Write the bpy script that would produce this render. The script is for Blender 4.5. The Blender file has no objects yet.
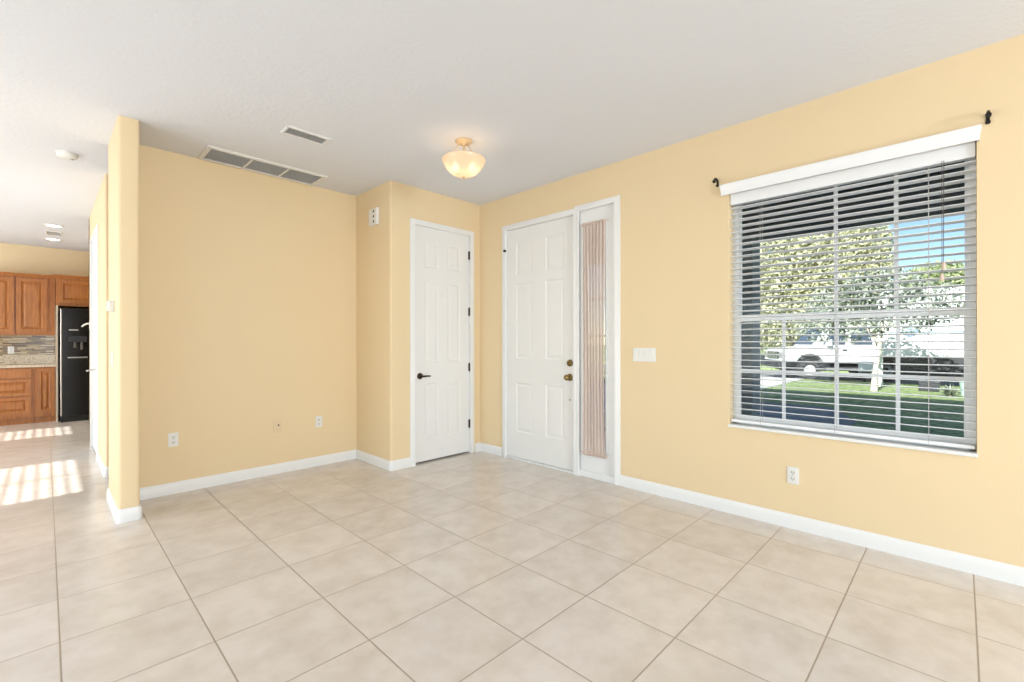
import bpy, bmesh, math, random
from math import radians as R, sin, cos, pi
from mathutils import Vector, Matrix

S = bpy.context.scene
COL = S.collection

# ------------------------------------------------------------------ camera
YAW, ROLL, FPX, CAMH = 0.7759, -0.0012, 457.41, 1.2565
cam = bpy.data.cameras.new('camera')
cam.sensor_width = 36.0
cam.lens = FPX / 1024 * 36.0
cam.shift_y = 0.907 / 1024
cam.clip_start = 0.05
cam.clip_end = 400
camo = bpy.data.objects.new('camera', cam)
COL.objects.link(camo)
fw = Vector((cos(YAW), sin(YAW), 0))
rt = Vector((sin(YAW), -cos(YAW), 0))
up = Vector((0, 0, 1))
r2 = rt * cos(ROLL) + up * sin(ROLL)
u2 = -rt * sin(ROLL) + up * cos(ROLL)
camo.matrix_world = Matrix(((r2.x, u2.x, -fw.x, 0), (r2.y, u2.y, -fw.y, 0), (r2.z, u2.z, -fw.z, CAMH), (0, 0, 0, 1)))
S.camera = camo

# ------------------------------------------------------------------ sky, sun, daylight, exposure
W = bpy.data.worlds.new('sky')
S.world = W
W.use_nodes = True
wn = W.node_tree.nodes
wn.clear()
sky = wn.new('ShaderNodeTexSky')
sky.sky_type = 'NISHITA'
sky.sun_disc = False
sky.sun_elevation = R(29)
sky.sun_rotation = R(270)
sky.air_density = 1.0
sky.dust_density = 0.0
sky.ozone_density = 3.0
bg = wn.new('ShaderNodeBackground')
bg.inputs['Strength'].default_value = 0.15
wo = wn.new('ShaderNodeOutputWorld')
W.node_tree.links.new(sky.outputs[0], bg.inputs[0])
W.node_tree.links.new(bg.outputs[0], wo.inputs[0])

SUN_DIR = Vector((cos(R(29)), 0.02, -sin(R(29)))).normalized()
sl = bpy.data.lights.new('sun', 'SUN')
sl.energy = 10.5
sl.angle = R(0.4)
sl.color = (1.0, 0.98, 0.95)
so = bpy.data.objects.new('sun', sl)
so.rotation_euler = SUN_DIR.to_track_quat('-Z', 'Y').to_euler()
so.location = (-20, 0, 20)
COL.objects.link(so)


def daylight(name, loc, direction, sx, sy, power, color=(0.83, 0.92, 1.0)):
    l = bpy.data.lights.new(name, 'AREA')
    l.shape = 'RECTANGLE'
    l.size, l.size_y, l.energy, l.color = sx, sy, power, color
    o = bpy.data.objects.new(name, l)
    o.location = loc
    o.rotation_euler = Vector(direction).to_track_quat('-Z', 'Y').to_euler()
    COL.objects.link(o)


# area lamps added as daylight fill at unseen openings behind and left of camera
daylight('daylight_side_fill', (-3.62, -0.5, 1.15), (1, 0, 0), 3.7, 2.1, 12)
daylight('daylight_mid_side_fill', (-3.62, 3.35, 1.15), (1, 0, 0), 3.0, 2.1, 78)  # fill lamp at an invented opening, brings side light into the room
daylight('daylight_rear_fill', (1.2, -5.47, 1.45), (0, 1, 0), 2.0, 1.8, 260)  # unseen rear source, moved and sized to balance the wall tones
daylight('daylight_patio_door', (-3.62, 5.95, 1.05), (1, 0, 0), 1.6, 2.0, 40)
daylight('daylight_kitchen_window', (-3.62, 9.05, 1.38), (1, 0, 0), 0.85, 1.6, 86)

S.view_settings.view_transform = 'Standard'
S.view_settings.look = 'None'
S.view_settings.gamma = 1.0
S.view_settings.use_curve_mapping = False
S.view_settings.exposure = 0.12

# ------------------------------------------------------------------ materials


def nt(name):
    m = bpy.data.materials.new(name)
    m.use_nodes = True
    t = m.node_tree
    return m, t, t.nodes['Principled BSDF'], t.links


def mat(name, c, rough=0.5, metal=0.0, spec=None, bump=0.0, bscale=60.0, var=0.0, vscale=3.0, emit=None, estr=0.0, coat=0.0):
    m, t, p, L = nt(name)
    p.inputs['Base Color'].default_value = (*c, 1)
    p.inputs['Roughness'].default_value = rough
    p.inputs['Metallic'].default_value = metal
    if spec is not None:
        p.inputs['Specular IOR Level'].default_value = spec
    if coat:
        p.inputs['Coat Weight'].default_value = coat
        p.inputs['Coat Roughness'].default_value = 0.1
    g = t.nodes.new('ShaderNodeNewGeometry')
    if bump:
        n = t.nodes.new('ShaderNodeTexNoise')
        n.inputs['Scale'].default_value = bscale
        n.inputs['Detail'].default_value = 3
        L.new(g.outputs['Position'], n.inputs['Vector'])
        b = t.nodes.new('ShaderNodeBump')
        b.inputs['Strength'].default_value = bump
        b.inputs['Distance'].default_value = 0.004
        L.new(n.outputs['Fac'], b.inputs['Height'])
        L.new(b.outputs['Normal'], p.inputs['Normal'])
    if var:
        n = t.nodes.new('ShaderNodeTexNoise')
        n.inputs['Scale'].default_value = vscale
        n.inputs['Detail'].default_value = 4
        L.new(g.outputs['Position'], n.inputs['Vector'])
        mx = t.nodes.new('ShaderNodeMix')
        mx.data_type = 'RGBA'
        mx.inputs[6].default_value = (*[max(0, v * (1 - var)) for v in c], 1)
        mx.inputs[7].default_value = (*[min(1, v * (1 + var)) for v in c], 1)
        L.new(n.outputs['Fac'], mx.inputs[0])
        L.new(mx.outputs[2], p.inputs['Base Color'])
    if emit:
        p.inputs['Emission Color'].default_value = (*emit, 1)
        p.inputs['Emission Strength'].default_value = estr
    return m


def tile_material():
    m, t, p, L = nt('cream_floor_tile')
    N = t.nodes.new
    T, OX, OY = 0.457, 1.4114, 1.7809
    g = N('ShaderNodeNewGeometry')
    sp = N('ShaderNodeSeparateXYZ')
    L.new(g.outputs['Position'], sp.inputs[0])

    def mth(op, a, b=None, c=None):
        n = N('ShaderNodeMath')
        n.operation = op
        for i, v in enumerate((a, b, c)):
            if v is None:
                continue
            if isinstance(v, (int, float)):
                n.inputs[i].default_value = v
            else:
                L.new(v, n.inputs[i])
        return n.outputs[0]
    edges, cells = [], []
    for o, off in (('X', OX), ('Y', OY)):
        u = mth('DIVIDE', mth('SUBTRACT', sp.outputs[o], off), T)
        cells.append(mth('FLOOR', u))
        fr = mth('FRACT', u)
        edges.append(mth('MULTIPLY', mth('MINIMUM', fr, mth('SUBTRACT', 1.0, fr)), T))
    e = mth('MINIMUM', edges[0], edges[1])
    mr = N('ShaderNodeMapRange')
    mr.interpolation_type = 'SMOOTHSTEP'
    mr.inputs['From Min'].default_value = 0.0018
    mr.inputs['From Max'].default_value = 0.0042
    L.new(e, mr.inputs['Value'])
    cb = N('ShaderNodeCombineXYZ')
    L.new(cells[0], cb.inputs[0])
    L.new(cells[1], cb.inputs[1])
    wnz = N('ShaderNodeTexWhiteNoise')
    L.new(cb.outputs[0], wnz.inputs['Vector'])
    va = N('ShaderNodeVectorMath')
    va.operation = 'MULTIPLY_ADD'
    L.new(wnz.outputs['Color'], va.inputs[0])
    va.inputs[1].default_value = (20, 20, 20)
    L.new(g.outputs['Position'], va.inputs[2])
    n1 = N('ShaderNodeTexNoise')
    n1.inputs['Scale'].default_value = 6.0
    n1.inputs['Detail'].default_value = 6
    n1.inputs['Roughness'].default_value = 0.6
    L.new(va.outputs[0], n1.inputs['Vector'])
    cr = N('ShaderNodeValToRGB')
    cr.color_ramp.elements[0].position = 0.30
    cr.color_ramp.elements[0].color = (0.675, 0.60, 0.525, 1)
    cr.color_ramp.elements[1].position = 0.62
    cr.color_ramp.elements[1].color = (0.775, 0.708, 0.645, 1)
    L.new(n1.outputs['Fac'], cr.inputs[0])
    hs = N('ShaderNodeHueSaturation')
    L.new(cr.outputs[0], hs.inputs['Color'])
    L.new(mth('MULTIPLY_ADD', wnz.outputs['Value'], 0.06, 0.97), hs.inputs['Value'])
    mx = N('ShaderNodeMix')
    mx.data_type = 'RGBA'
    mx.inputs[6].default_value = (0.42, 0.34, 0.26, 1)
    L.new(mr.outputs[0], mx.inputs[0])
    L.new(hs.outputs[0], mx.inputs[7])
    L.new(mx.outputs[2], p.inputs['Base Color'])
    rr = N('ShaderNodeMapRange')
    rr.inputs['To Min'].default_value = 0.7
    rr.inputs['To Max'].default_value = 0.19
    L.new(mr.outputs[0], rr.inputs['Value'])
    L.new(rr.outputs[0], p.inputs['Roughness'])
    p.inputs['Specular IOR Level'].default_value = 0.5
    n2 = N('ShaderNodeTexNoise')
    n2.inputs['Scale'].default_value = 9
    L.new(va.outputs[0], n2.inputs['Vector'])
    hb = mth('MULTIPLY_ADD', n2.outputs['Fac'], 0.25, mr.outputs[0])
    b = N('ShaderNodeBump')
    b.inputs['Strength'].default_value = 0.35
    b.inputs['Distance'].default_value = 0.003
    L.new(hb, b.inputs['Height'])
    L.new(b.outputs['Normal'], p.inputs['Normal'])
    return m


def wood_material():
    m, t, p, L = nt('honey_maple')
    N = t.nodes.new
    tc = N('ShaderNodeTexCoord')
    mp = N('ShaderNodeMapping')
    mp.inputs['Scale'].default_value = (14, 14, 1.6)
    L.new(tc.outputs['Object'], mp.inputs[0])
    n = N('ShaderNodeTexNoise')
    n.inputs['Scale'].default_value = 3
    n.inputs['Detail'].default_value = 6
    L.new(mp.outputs[0], n.inputs['Vector'])
    cr = N('ShaderNodeValToRGB')
    cr.color_ramp.elements[0].position = 0.3
    cr.color_ramp.elements[0].color = (0.30, 0.098, 0.020, 1)
    cr.color_ramp.elements[1].position = 0.7
    cr.color_ramp.elements[1].color = (0.47, 0.178, 0.042, 1)
    L.new(n.outputs['Fac'], cr.inputs[0])
    L.new(cr.outputs[0], p.inputs['Base Color'])
    p.inputs['Roughness'].default_value = 0.35
    return m


def speckle(name, cols, scale, rough=0.2):
    m, t, p, L = nt(name)
    N = t.nodes.new
    g = N('ShaderNodeNewGeometry')
    n = N('ShaderNodeTexNoise')
    n.inputs['Scale'].default_value = scale
    n.inputs['Detail'].default_value = 5
    L.new(g.outputs['Position'], n.inputs['Vector'])
    cr = N('ShaderNodeValToRGB')
    el = cr.color_ramp.elements
    while len(el) < len(cols):
        el.new(0.5)
    for i, c in enumerate(cols):
        el[i].position = 0.3 + 0.4 * i / (len(cols) - 1)
        el[i].color = (*c, 1)
    L.new(n.outputs['Fac'], cr.inputs[0])
    L.new(cr.outputs[0], p.inputs['Base Color'])
    p.inputs['Roughness'].default_value = rough
    return m


def mosaic_material():
    m, t, p, L = nt('linear_glass_mosaic')
    N = t.nodes.new
    tc = N('ShaderNodeTexCoord')
    mp = N('ShaderNodeMapping')
    mp.inputs['Rotation'].default_value = (R(-90), 0, 0)
    L.new(tc.outputs['Object'], mp.inputs[0])
    b = N('ShaderNodeTexBrick')
    b.offset = 0.37
    b.offset_frequency = 3
    b.squash = 0.6
    b.squash_frequency = 2
    b.inputs['Color1'].default_value = (0, 0, 0, 1)
    b.inputs['Color2'].default_value = (1, 1, 1, 1)
    b.inputs['Mortar'].default_value = (0.45, 0.45, 0.45, 1)
    b.inputs['Scale'].default_value = 1.0
    b.inputs['Mortar Size'].default_value = 0.0012
    b.inputs['Brick Width'].default_value = 0.16
    b.inputs['Row Height'].default_value = 0.019
    L.new(mp.outputs[0], b.inputs['Vector'])
    cr = N('ShaderNodeValToRGB')
    cr.color_ramp.interpolation = 'CONSTANT'
    el = cr.color_ramp.elements
    cols = [(0.10, 0.055, 0.03), (0.46, 0.36, 0.22), (0.26, 0.19, 0.11), (0.58, 0.50, 0.36), (0.20, 0.15, 0.10), (0.42, 0.31, 0.17)]
    while len(el) < len(cols):
        el.new(0.5)
    for i, c in enumerate(cols):
        el[i].position = i / len(cols)
        el[i].color = (*c, 1)
    L.new(b.outputs['Color'], cr.inputs[0])
    L.new(cr.outputs[0], p.inputs['Base Color'])
    p.inputs['Roughness'].default_value = 0.2
    return m


def pane_material():
    m = bpy.data.materials.new('window_glass')
    m.use_nodes = True
    t = m.node_tree
    t.nodes.clear()
    N = t.nodes.new
    L = t.links
    tr = N('ShaderNodeBsdfTransparent')
    tr.inputs[0].default_value = (0.95, 0.975, 0.97, 1)
    gl = N('ShaderNodeBsdfGlossy')
    gl.inputs['Roughness'].default_value = 0.02
    fr = N('ShaderNodeFresnel')
    fr.inputs['IOR'].default_value = 1.22
    mx = N('ShaderNodeMixShader')
    o = N('ShaderNodeOutputMaterial')
    L.new(fr.outputs[0], mx.inputs[0])
    L.new(tr.outputs[0], mx.inputs[1])
    L.new(gl.outputs[0], mx.inputs[2])
    L.new(mx.outputs[0], o.inputs[0])
    return m


def sheer_material():
    m = bpy.data.materials.new('sheer_fabric')
    m.use_nodes = True
    t = m.node_tree
    t.nodes.clear()
    N = t.nodes.new
    L = t.links
    d = N('ShaderNodeBsdfDiffuse')
    d.inputs[0].default_value = (0.84, 0.70, 0.62, 1)
    tl = N('ShaderNodeBsdfTranslucent')
    tl.inputs[0].default_value = (0.84, 0.70, 0.62, 1)
    tr = N('ShaderNodeBsdfTransparent')
    a = N('ShaderNodeMixShader')
    a.inputs[0].default_value = 0.2
    b = N('ShaderNodeMixShader')
    b.inputs[0].default_value = 0.10
    o = N('ShaderNodeOutputMaterial')
    L.new(d.outputs[0], a.inputs[1])
    L.new(tl.outputs[0], a.inputs[2])
    L.new(a.outputs[0], b.inputs[1])
    L.new(tr.outputs[0], b.inputs[2])
    L.new(b.outputs[0], o.inputs[0])
    return m


def alabaster_material():
    m = bpy.data.materials.new('alabaster_glass')
    m.use_nodes = True
    t = m.node_tree
    t.nodes.clear()
    N = t.nodes.new
    L = t.links
    g = N('ShaderNodeNewGeometry')
    n = N('ShaderNodeTexNoise')
    n.inputs['Scale'].default_value = 12
    n.inputs['Detail'].default_value = 3
    L.new(g.outputs['Position'], n.inputs['Vector'])
    cr = N('ShaderNodeValToRGB')
    cr.color_ramp.elements[0].color = (0.92, 0.76, 0.58, 1)
    cr.color_ramp.elements[1].color = (0.95, 0.85, 0.72, 1)
    L.new(n.outputs['Fac'], cr.inputs[0])
    d = N('ShaderNodeBsdfDiffuse')
    tl = N('ShaderNodeBsdfTranslucent')
    gl = N('ShaderNodeBsdfGlossy')
    gl.inputs['Roughness'].default_value = 0.15
    L.new(cr.outputs[0], d.inputs[0])
    L.new(cr.outputs[0], tl.inputs[0])
    a = N('ShaderNodeMixShader')
    a.inputs[0].default_value = 0.6
    b = N('ShaderNodeMixShader')
    b.inputs[0].default_value = 0.05
    o = N('ShaderNodeOutputMaterial')
    L.new(d.outputs[0], a.inputs[1])
    L.new(tl.outputs[0], a.inputs[2])
    L.new(a.outputs[0], b.inputs[1])
    L.new(gl.outputs[0], b.inputs[2])
    tp = N('ShaderNodeBsdfTransparent')
    c = N('ShaderNodeMixShader')
    c.inputs[0].default_value = 0.20
    L.new(b.outputs[0], c.inputs[1])
    L.new(tp.outputs[0], c.inputs[2])
    L.new(c.outputs[0], o.inputs[0])
    return m


def leaf_material(name, c1, c2):
    m = bpy.data.materials.new(name)
    m.use_nodes = True
    t = m.node_tree
    t.nodes.clear()
    N = t.nodes.new
    L = t.links
    g = N('ShaderNodeNewGeometry')
    cr = N('ShaderNodeValToRGB')
    cr.color_ramp.elements[0].color = (*c1, 1)
    cr.color_ramp.elements[1].color = (*c2, 1)
    L.new(g.outputs['Random Per Island'], cr.inputs[0])
    d = N('ShaderNodeBsdfDiffuse')
    tl = N('ShaderNodeBsdfTranslucent')
    L.new(cr.outputs[0], d.inputs[0])
    L.new(cr.outputs[0], tl.inputs[0])
    a = N('ShaderNodeMixShader')
    a.inputs[0].default_value = 0.3
    o = N('ShaderNodeOutputMaterial')
    L.new(d.outputs[0], a.inputs[1])
    L.new(tl.outputs[0], a.inputs[2])
    L.new(a.outputs[0], o.inputs[0])
    return m


WALL = mat('peach_wall_paint', (0.835, 0.662, 0.418), 0.6, spec=0.25, bump=0.12, bscale=140)
CEIL = mat('ceiling_knockdown', (0.775, 0.785, 0.82), 0.9, spec=0.1, bump=0.5, bscale=38)
TILE = tile_material()
TRIM = mat('trim_white_paint', (0.85, 0.85, 0.84), 0.35, spec=0.4)
DOORW = mat('door_white_paint', (0.85, 0.84, 0.82), 0.4, spec=0.4)
BRONZE = mat('dark_bronze', (0.045, 0.030, 0.020), 0.35, metal=0.7)
BRASS = mat('aged_brass', (0.28, 0.20, 0.08), 0.28, metal=0.9)
GOLD = mat('fixture_gold', (0.72, 0.56, 0.36), 0.4, metal=0.5)
BLACK = mat('black_iron', (0.012, 0.011, 0.010), 0.45, metal=0.3)
PLATE = mat('white_plate_plastic', (0.83, 0.82, 0.78), 0.4)
SLOT = mat('slot_dark', (0.10, 0.09, 0.08), 0.6)
BEIGE = mat('beige_plate_plastic', (0.80, 0.62, 0.40), 0.5)
VENTW = mat('vent_white_metal', (0.78, 0.77, 0.75), 0.5)
VENTG = mat('vent_louver_grey', (0.86, 0.84, 0.81), 0.5)
VENTD = mat('vent_duct_dark', (0.55, 0.54, 0.52), 0.8)
GLASS = pane_material()
VINYL = mat('white_vinyl', (0.84, 0.85, 0.86), 0.4)
BLIND = mat('white_faux_wood', (0.90, 0.91, 0.92), 0.4)
CORD = mat('blind_cord', (0.55, 0.53, 0.51), 0.8)
TASSEL = mat('wood_tassel', (0.75, 0.60, 0.50), 0.5)
SHEER = sheer_material()
ALAB = alabaster_material()
BULB = mat('bulb_glow', (1, 0.9, 0.7), 0.5, emit=(1.0, 0.82, 0.60), estr=11)
CANGLOW = mat('can_light_glow', (1, 1, 1), 0.5, emit=(1.0, 0.96, 0.9), estr=4)
WOOD = wood_material()
GRAN = speckle('beige_granite', [(0.22, 0.17, 0.12), (0.55, 0.44, 0.31), (0.68, 0.58, 0.44), (0.42, 0.35, 0.26)], 55)
MOSAIC = mosaic_material()
FRIDGE = mat('black_gloss_enamel', (0.004, 0.004, 0.005), 0.25, spec=0.3)
CHROME = mat('chrome', (0.75, 0.75, 0.76), 0.2, metal=1.0)
SATIN = mat('satin_nickel', (0.50, 0.49, 0.47), 0.35, metal=0.8)
PANELB = mat('pale_end_panel', (0.66, 0.56, 0.42), 0.5)
GRASS = speckle('lawn_grass', [(0.08, 0.13, 0.035), (0.24, 0.31, 0.11), (0.36, 0.42, 0.19)], 8, 0.95)
CONC = mat('concrete', (0.60, 0.57, 0.53), 0.7, var=0.12, vscale=2.5)
ASPH_SHADE = mat('asphalt_and_shaded_walk', (0.22, 0.22, 0.22), 0.9, var=0.15, vscale=4)
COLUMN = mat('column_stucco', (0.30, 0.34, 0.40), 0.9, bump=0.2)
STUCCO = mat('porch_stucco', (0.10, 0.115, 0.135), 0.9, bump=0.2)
ROOFM = mat('house_upper_stucco', (0.62, 0.55, 0.45), 0.9)
BARK = mat('pale_bark', (0.62, 0.55, 0.46), 0.9, var=0.25, vscale=12)
BARKD = mat('dark_bark', (0.16, 0.12, 0.08), 0.9, var=0.25, vscale=8)
LEAFP = leaf_material('haze_pale_olive_leaf', (0.34, 0.35, 0.19), (0.78, 0.76, 0.54))  # pale tones put the bright window haze into the leaf colour
LEAFG = leaf_material('mid_green_leaf', (0.20, 0.27, 0.11), (0.58, 0.60, 0.36))
LEAFD = leaf_material('deep_green_leaf_with_glint', (0.015, 0.045, 0.02), (0.62, 0.66, 0.55))  # pale end of the range paints sunlit gloss onto the dark leaves
CARW = mat('white_car_paint', (0.82, 0.82, 0.82), 0.25, coat=0.5)
CARG = mat('car_glass', (0.05, 0.07, 0.10), 0.05)
TYRE = mat('tyre_rubber', (0.02, 0.02, 0.022), 0.8)
DARKP = mat('dark_plastic', (0.018, 0.02, 0.026), 0.6)
SLATEB = mat('slate_blue_plastic', (0.20, 0.26, 0.36), 0.4)
MINT = mat('pale_mint_plastic', (0.45, 0.62, 0.54), 0.5)

# ------------------------------------------------------------------ mesh helpers


class MB:
    def __init__(s):
        s.v, s.f = [], []

    def add(s, vs, fs):
        o = len(s.v)
        s.v += [tuple(v) for v in vs]
        s.f += [tuple(i + o for i in f) for f in fs]
        return s

    def box(s, x0, x1, y0, y1, z0, z1):
        return s.add([(x0, y0, z0), (x1, y0, z0), (x1, y1, z0), (x0, y1, z0), (x0, y0, z1), (x1, y0, z1), (x1, y1, z1), (x0, y1, z1)],
                     [(0, 3, 2, 1), (4, 5, 6, 7), (0, 1, 5, 4), (1, 2, 6, 5), (2, 3, 7, 6), (3, 0, 4, 7)])

    def quad(s, a, b, c, d):
        return s.add([a, b, c, d], [(0, 1, 2, 3)])

    def tube(s, pts, r, n=10, cap=True):
        pts = [Vector(p) for p in pts]
        rs = r if isinstance(r, (list, tuple)) else [r] * len(pts)
        ref = None
        rings = []
        for i, p in enumerate(pts):
            a = pts[max(0, i - 1)]
            b = pts[min(len(pts) - 1, i + 1)]
            t = (b - a).normalized()
            if ref is None:
                ref = t.orthogonal().normalized()
            ref = (ref - t * ref.dot(t)).normalized()
            w = t.cross(ref)
            rings.append([p + (ref * cos(2 * pi * k / n) + w * sin(2 * pi * k / n)) * rs[i] for k in range(n)])
        vs = [v for q in rings for v in q]
        fs = []
        for i in range(len(pts) - 1):
            for k in range(n):
                k2 = (k + 1) % n
                fs.append((i * n + k, i * n + k2, (i + 1) * n + k2, (i + 1) * n + k))
        if cap:
            fs.append(tuple(range(n))[::-1])
            fs.append(tuple((len(pts) - 1) * n + k for k in range(n)))
        return s.add(vs, fs)

    def lathe(s, prof, origin=(0, 0, 0), axis=(0, 0, 1), n=32, sx=1.0):
        ax = Vector(axis).normalized()
        a = ax.orthogonal().normalized()
        b = ax.cross(a)
        O = Vector(origin)
        vs = []
        for r, h in prof:
            for k in range(n):
                th = 2 * pi * k / n
                vs.append(O + ax * h + (a * cos(th) + b * sin(th) * sx) * max(r, 1e-5))
        fs = []
        for i in range(len(prof) - 1):
            for k in range(n):
                k2 = (k + 1) % n
                fs.append((i * n + k, i * n + k2, (i + 1) * n + k2, (i + 1) * n + k))
        return s.add(vs, fs)

    def prism(s, poly, a0, a1, fn):
        """poly of (u,v); fn(u,v,w)->xyz; extruded w from a0 to a1"""
        n = len(poly)
        vs = [fn(u, v, a0) for u, v in poly] + [fn(u, v, a1) for u, v in poly]
        fs = [tuple(range(n))[::-1], tuple(range(n, 2 * n))]
        for i in range(n):
            j = (i + 1) % n
            fs.append((i, j, n + j, n + i))
        return s.add(vs, fs)

    def sweep(s, path, prof, fn):
        """path of (u,v); profile of (offset to the right of travel, w); fn(u,v,w)->xyz; mitred, closed profile"""
        P = [Vector(p) for p in path]
        n = len(P)
        m = len(prof)
        vs = []
        for i in range(n):
            d0 = (P[i] - P[i - 1]).normalized() if i else None
            d1 = (P[i + 1] - P[i]).normalized() if i < n - 1 else None
            d0 = d0 or d1
            d1 = d1 or d0
            n0 = Vector((d0.y, -d0.x))
            n1 = Vector((d1.y, -d1.x))
            mm = (n0 + n1)
            mm = mm / max(0.2, mm.dot(n0))
            for o, w in prof:
                q = P[i] + mm * o
                vs.append(fn(q.x, q.y, w))
        fs = []
        for i in range(n - 1):
            for k in range(m):
                k2 = (k + 1) % m
                fs.append((i * m + k, i * m + k2, (i + 1) * m + k2, (i + 1) * m + k))
        fs.append(tuple(range(m)))
        fs.append(tuple((n - 1) * m + k for k in range(m))[::-1])
        return s.add(vs, fs)

    def build(s, name, m, parent=None, smooth=0, bevel=0.0, seg=2, loc=None, rz=0.0, kind=None, label=None, recalc=True):
        me = bpy.data.meshes.new(name)
        me.from_pydata([tuple(v) for v in s.v], [], s.f)
        if recalc:
            bm = bmesh.new()
            bm.from_mesh(me)
            bmesh.ops.recalc_face_normals(bm, faces=bm.faces)
            bm.to_mesh(me)
            bm.free()
        me.materials.append(m)
        if smooth:
            me.polygons.foreach_set('use_smooth', [True] * len(me.polygons))
            me.set_sharp_from_angle(angle=R(smooth))
        o = bpy.data.objects.new(name, me)
        COL.objects.link(o)
        if parent:
            o.parent = parent
        if loc is not None:
            o.location = loc
            o.rotation_euler = (0, 0, rz)
        if bevel:
            b = o.modifiers.new('bevel', 'BEVEL')
            b.width = bevel
            b.segments = seg
            b.limit_method = 'ANGLE'
            b.angle_limit = R(40)
        if kind:
            o['kind'] = kind
        if label:
            o['label'] = label
        return o


def tag(o, label=None, cat=None, group=None, kind=None):
    if label:
        o['label'] = label
    if cat:
        o['category'] = cat
    if group:
        o['group'] = group
    if kind:
        o['kind'] = kind
    return o


def thing(name, loc=(0, 0, 0), rz=0.0, label=None, cat=None, group=None, kind=None):
    o = bpy.data.objects.new(name, None)
    o.empty_display_size = 0.1
    o.location = loc
    o.rotation_euler = (0, 0, rz)
    COL.objects.link(o)
    return tag(o, label, cat, group, kind)


def arc(cx, cy, r, a0, a1, n=6):
    return [(cx + r * cos(R(a0 + (a1 - a0) * i / n)), cy + r * sin(R(a0 + (a1 - a0) * i / n))) for i in range(n + 1)]


XYW = lambda u, v, w: (u, v, w)
QR = -pi / 2          # rotation for things on walls that face -X
DX, DC, DL, H = 3.518, 3.9714, 4.6731, 2.8355
JX = 2.356            # face of the closet's side wall
WX = -3.6             # wall left of the camera, out of frame

# ------------------------------------------------------------------ the setting: floor, ceiling, walls
MB().box(WX - 0.2, DX + 0.2, -5.7, 11.05, -0.12, 0.0).build('floor', TILE, kind='structure')
MB().box(WX - 0.2, DX + 0.2, -5.7, 11.05, H, H + 0.15).build('ceiling', CEIL, kind='structure')

w = MB()                                    # right wall with the window, the entry door and its sidelight
WY0, WY1, WZ0, WZ1 = -0.062, 1.217, 0.648, 2.362
EY0, EY1, EZ = 2.135, 3.58, 2.505
w.box(DX, DX + 0.2, -5.7, WY0, 0, H)
w.box(DX, DX + 0.2, WY0, WY1, 0, WZ0)
w.box(DX, DX + 0.2, WY0, WY1, WZ1, H)
w.box(DX, DX + 0.2, WY1, EY0, 0, H)
w.box(DX, DX + 0.2, EY0, EY1, EZ, H)
w.box(DX, DX + 0.2, EY1, 4.9, 0, H)
w.build('wall_right', WALL, kind='structure')

r = 0.020
PX0, PX1, PY = 0.352, 0.470, 4.172
poly = [(PX0, 4.873)] + arc(PX0 + r, PY + r, r, 180, 270) + arc(PX1 - r, PY + r, r, 270, 360) + [(PX1, DL), (3.5, DL), (3.5, 4.873)]
MB().prism(poly, 0, H, XYW).build('wall_left', WALL, smooth=35, kind='structure')

# closet box: left strip with a rounded corner, strip over the door, strip at the right
CX0, CX1, CZ = 2.618, 3.38, 2.468
w = MB()
w.prism([(JX, DL)] + arc(JX + r, DC + r, r, 180, 270) + [(CX0, DC), (CX0, DC + 0.115), (JX + 0.115, DC + 0.115), (JX + 0.115, DL)], 0, H, XYW)
w.box(CX0, CX1, DC, DC + 0.115, CZ, H)
w.box(CX1, DX, DC, DC + 0.115, 0, H)
w.build('wall_closet', WALL, smooth=35, kind='structure')

# hallway block with a door opening in its left face
HX, HY0, HY1 = 0.388, 5.70, 7.98
w = MB()
w.prism([(HX, 6.50)] + [(HX, 6.50), *arc(HX + r, HY0 + r, r, 180, 270), (2.6, HY0), (2.6, HY0 + 0.115), (HX + 0.115, HY0 + 0.115), (HX + 0.115, 6.50)][1:], 0, H, XYW)
w.box(HX, HX + 0.115, 6.50, 7.40, 2.47, H)
w.box(HX, HX + 0.115, 7.40, HY1, 0, H)
w.box(HX, 2.6, HY1 - 0.115, HY1, 0, H)
w.build('wall_hall', WALL, smooth=35, kind='structure')

KY = 10.85
MB().box(WX - 0.2, 2.0, KY, KY + 0.2, 0, H).build('wall_kitchen', WALL, kind='structure')
MB().box(1.20, 1.32, HY1, KY, 0, H).build('wall_pantry', WALL, kind='structure')
MB().box(2.6, DX, HY0, HY0 + 0.115, 0, H).build('wall_passage', WALL, kind='structure')
w = MB()
for x0, x1, z0, z1 in ((WX - 0.2, 0.15, 0, H), (2.25, DX + 0.2, 0, H), (0.15, 2.25, 0, 0.55), (0.15, 2.25, 2.35, H)):
    w.box(x0, x1, -5.7, -5.5, z0, z1)
w.build('wall_rear', WALL, kind='structure')
w = MB()
ops = [(-2.4, 1.4, 0.05, 2.25), (1.85, 4.85, 0.05, 2.25), (5.15, 6.76, 0.0, 2.20), (8.60, 9.50, 0.55, 2.22)]  # second opening invented for the side fill lamp
y = -5.5
for y0, y1, z0, z1 in ops:
    w.box(WX - 0.1, WX, y, y0, 0, H)
    if z0 > 0:
        w.box(WX - 0.1, WX, y0, y1, 0, z0)
    w.box(WX - 0.1, WX, y0, y1, z1, H)
    y = y1
w.box(WX - 0.1, WX, y, KY, 0, H)
w.build('wall_side', WALL, kind='structure')


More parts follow.
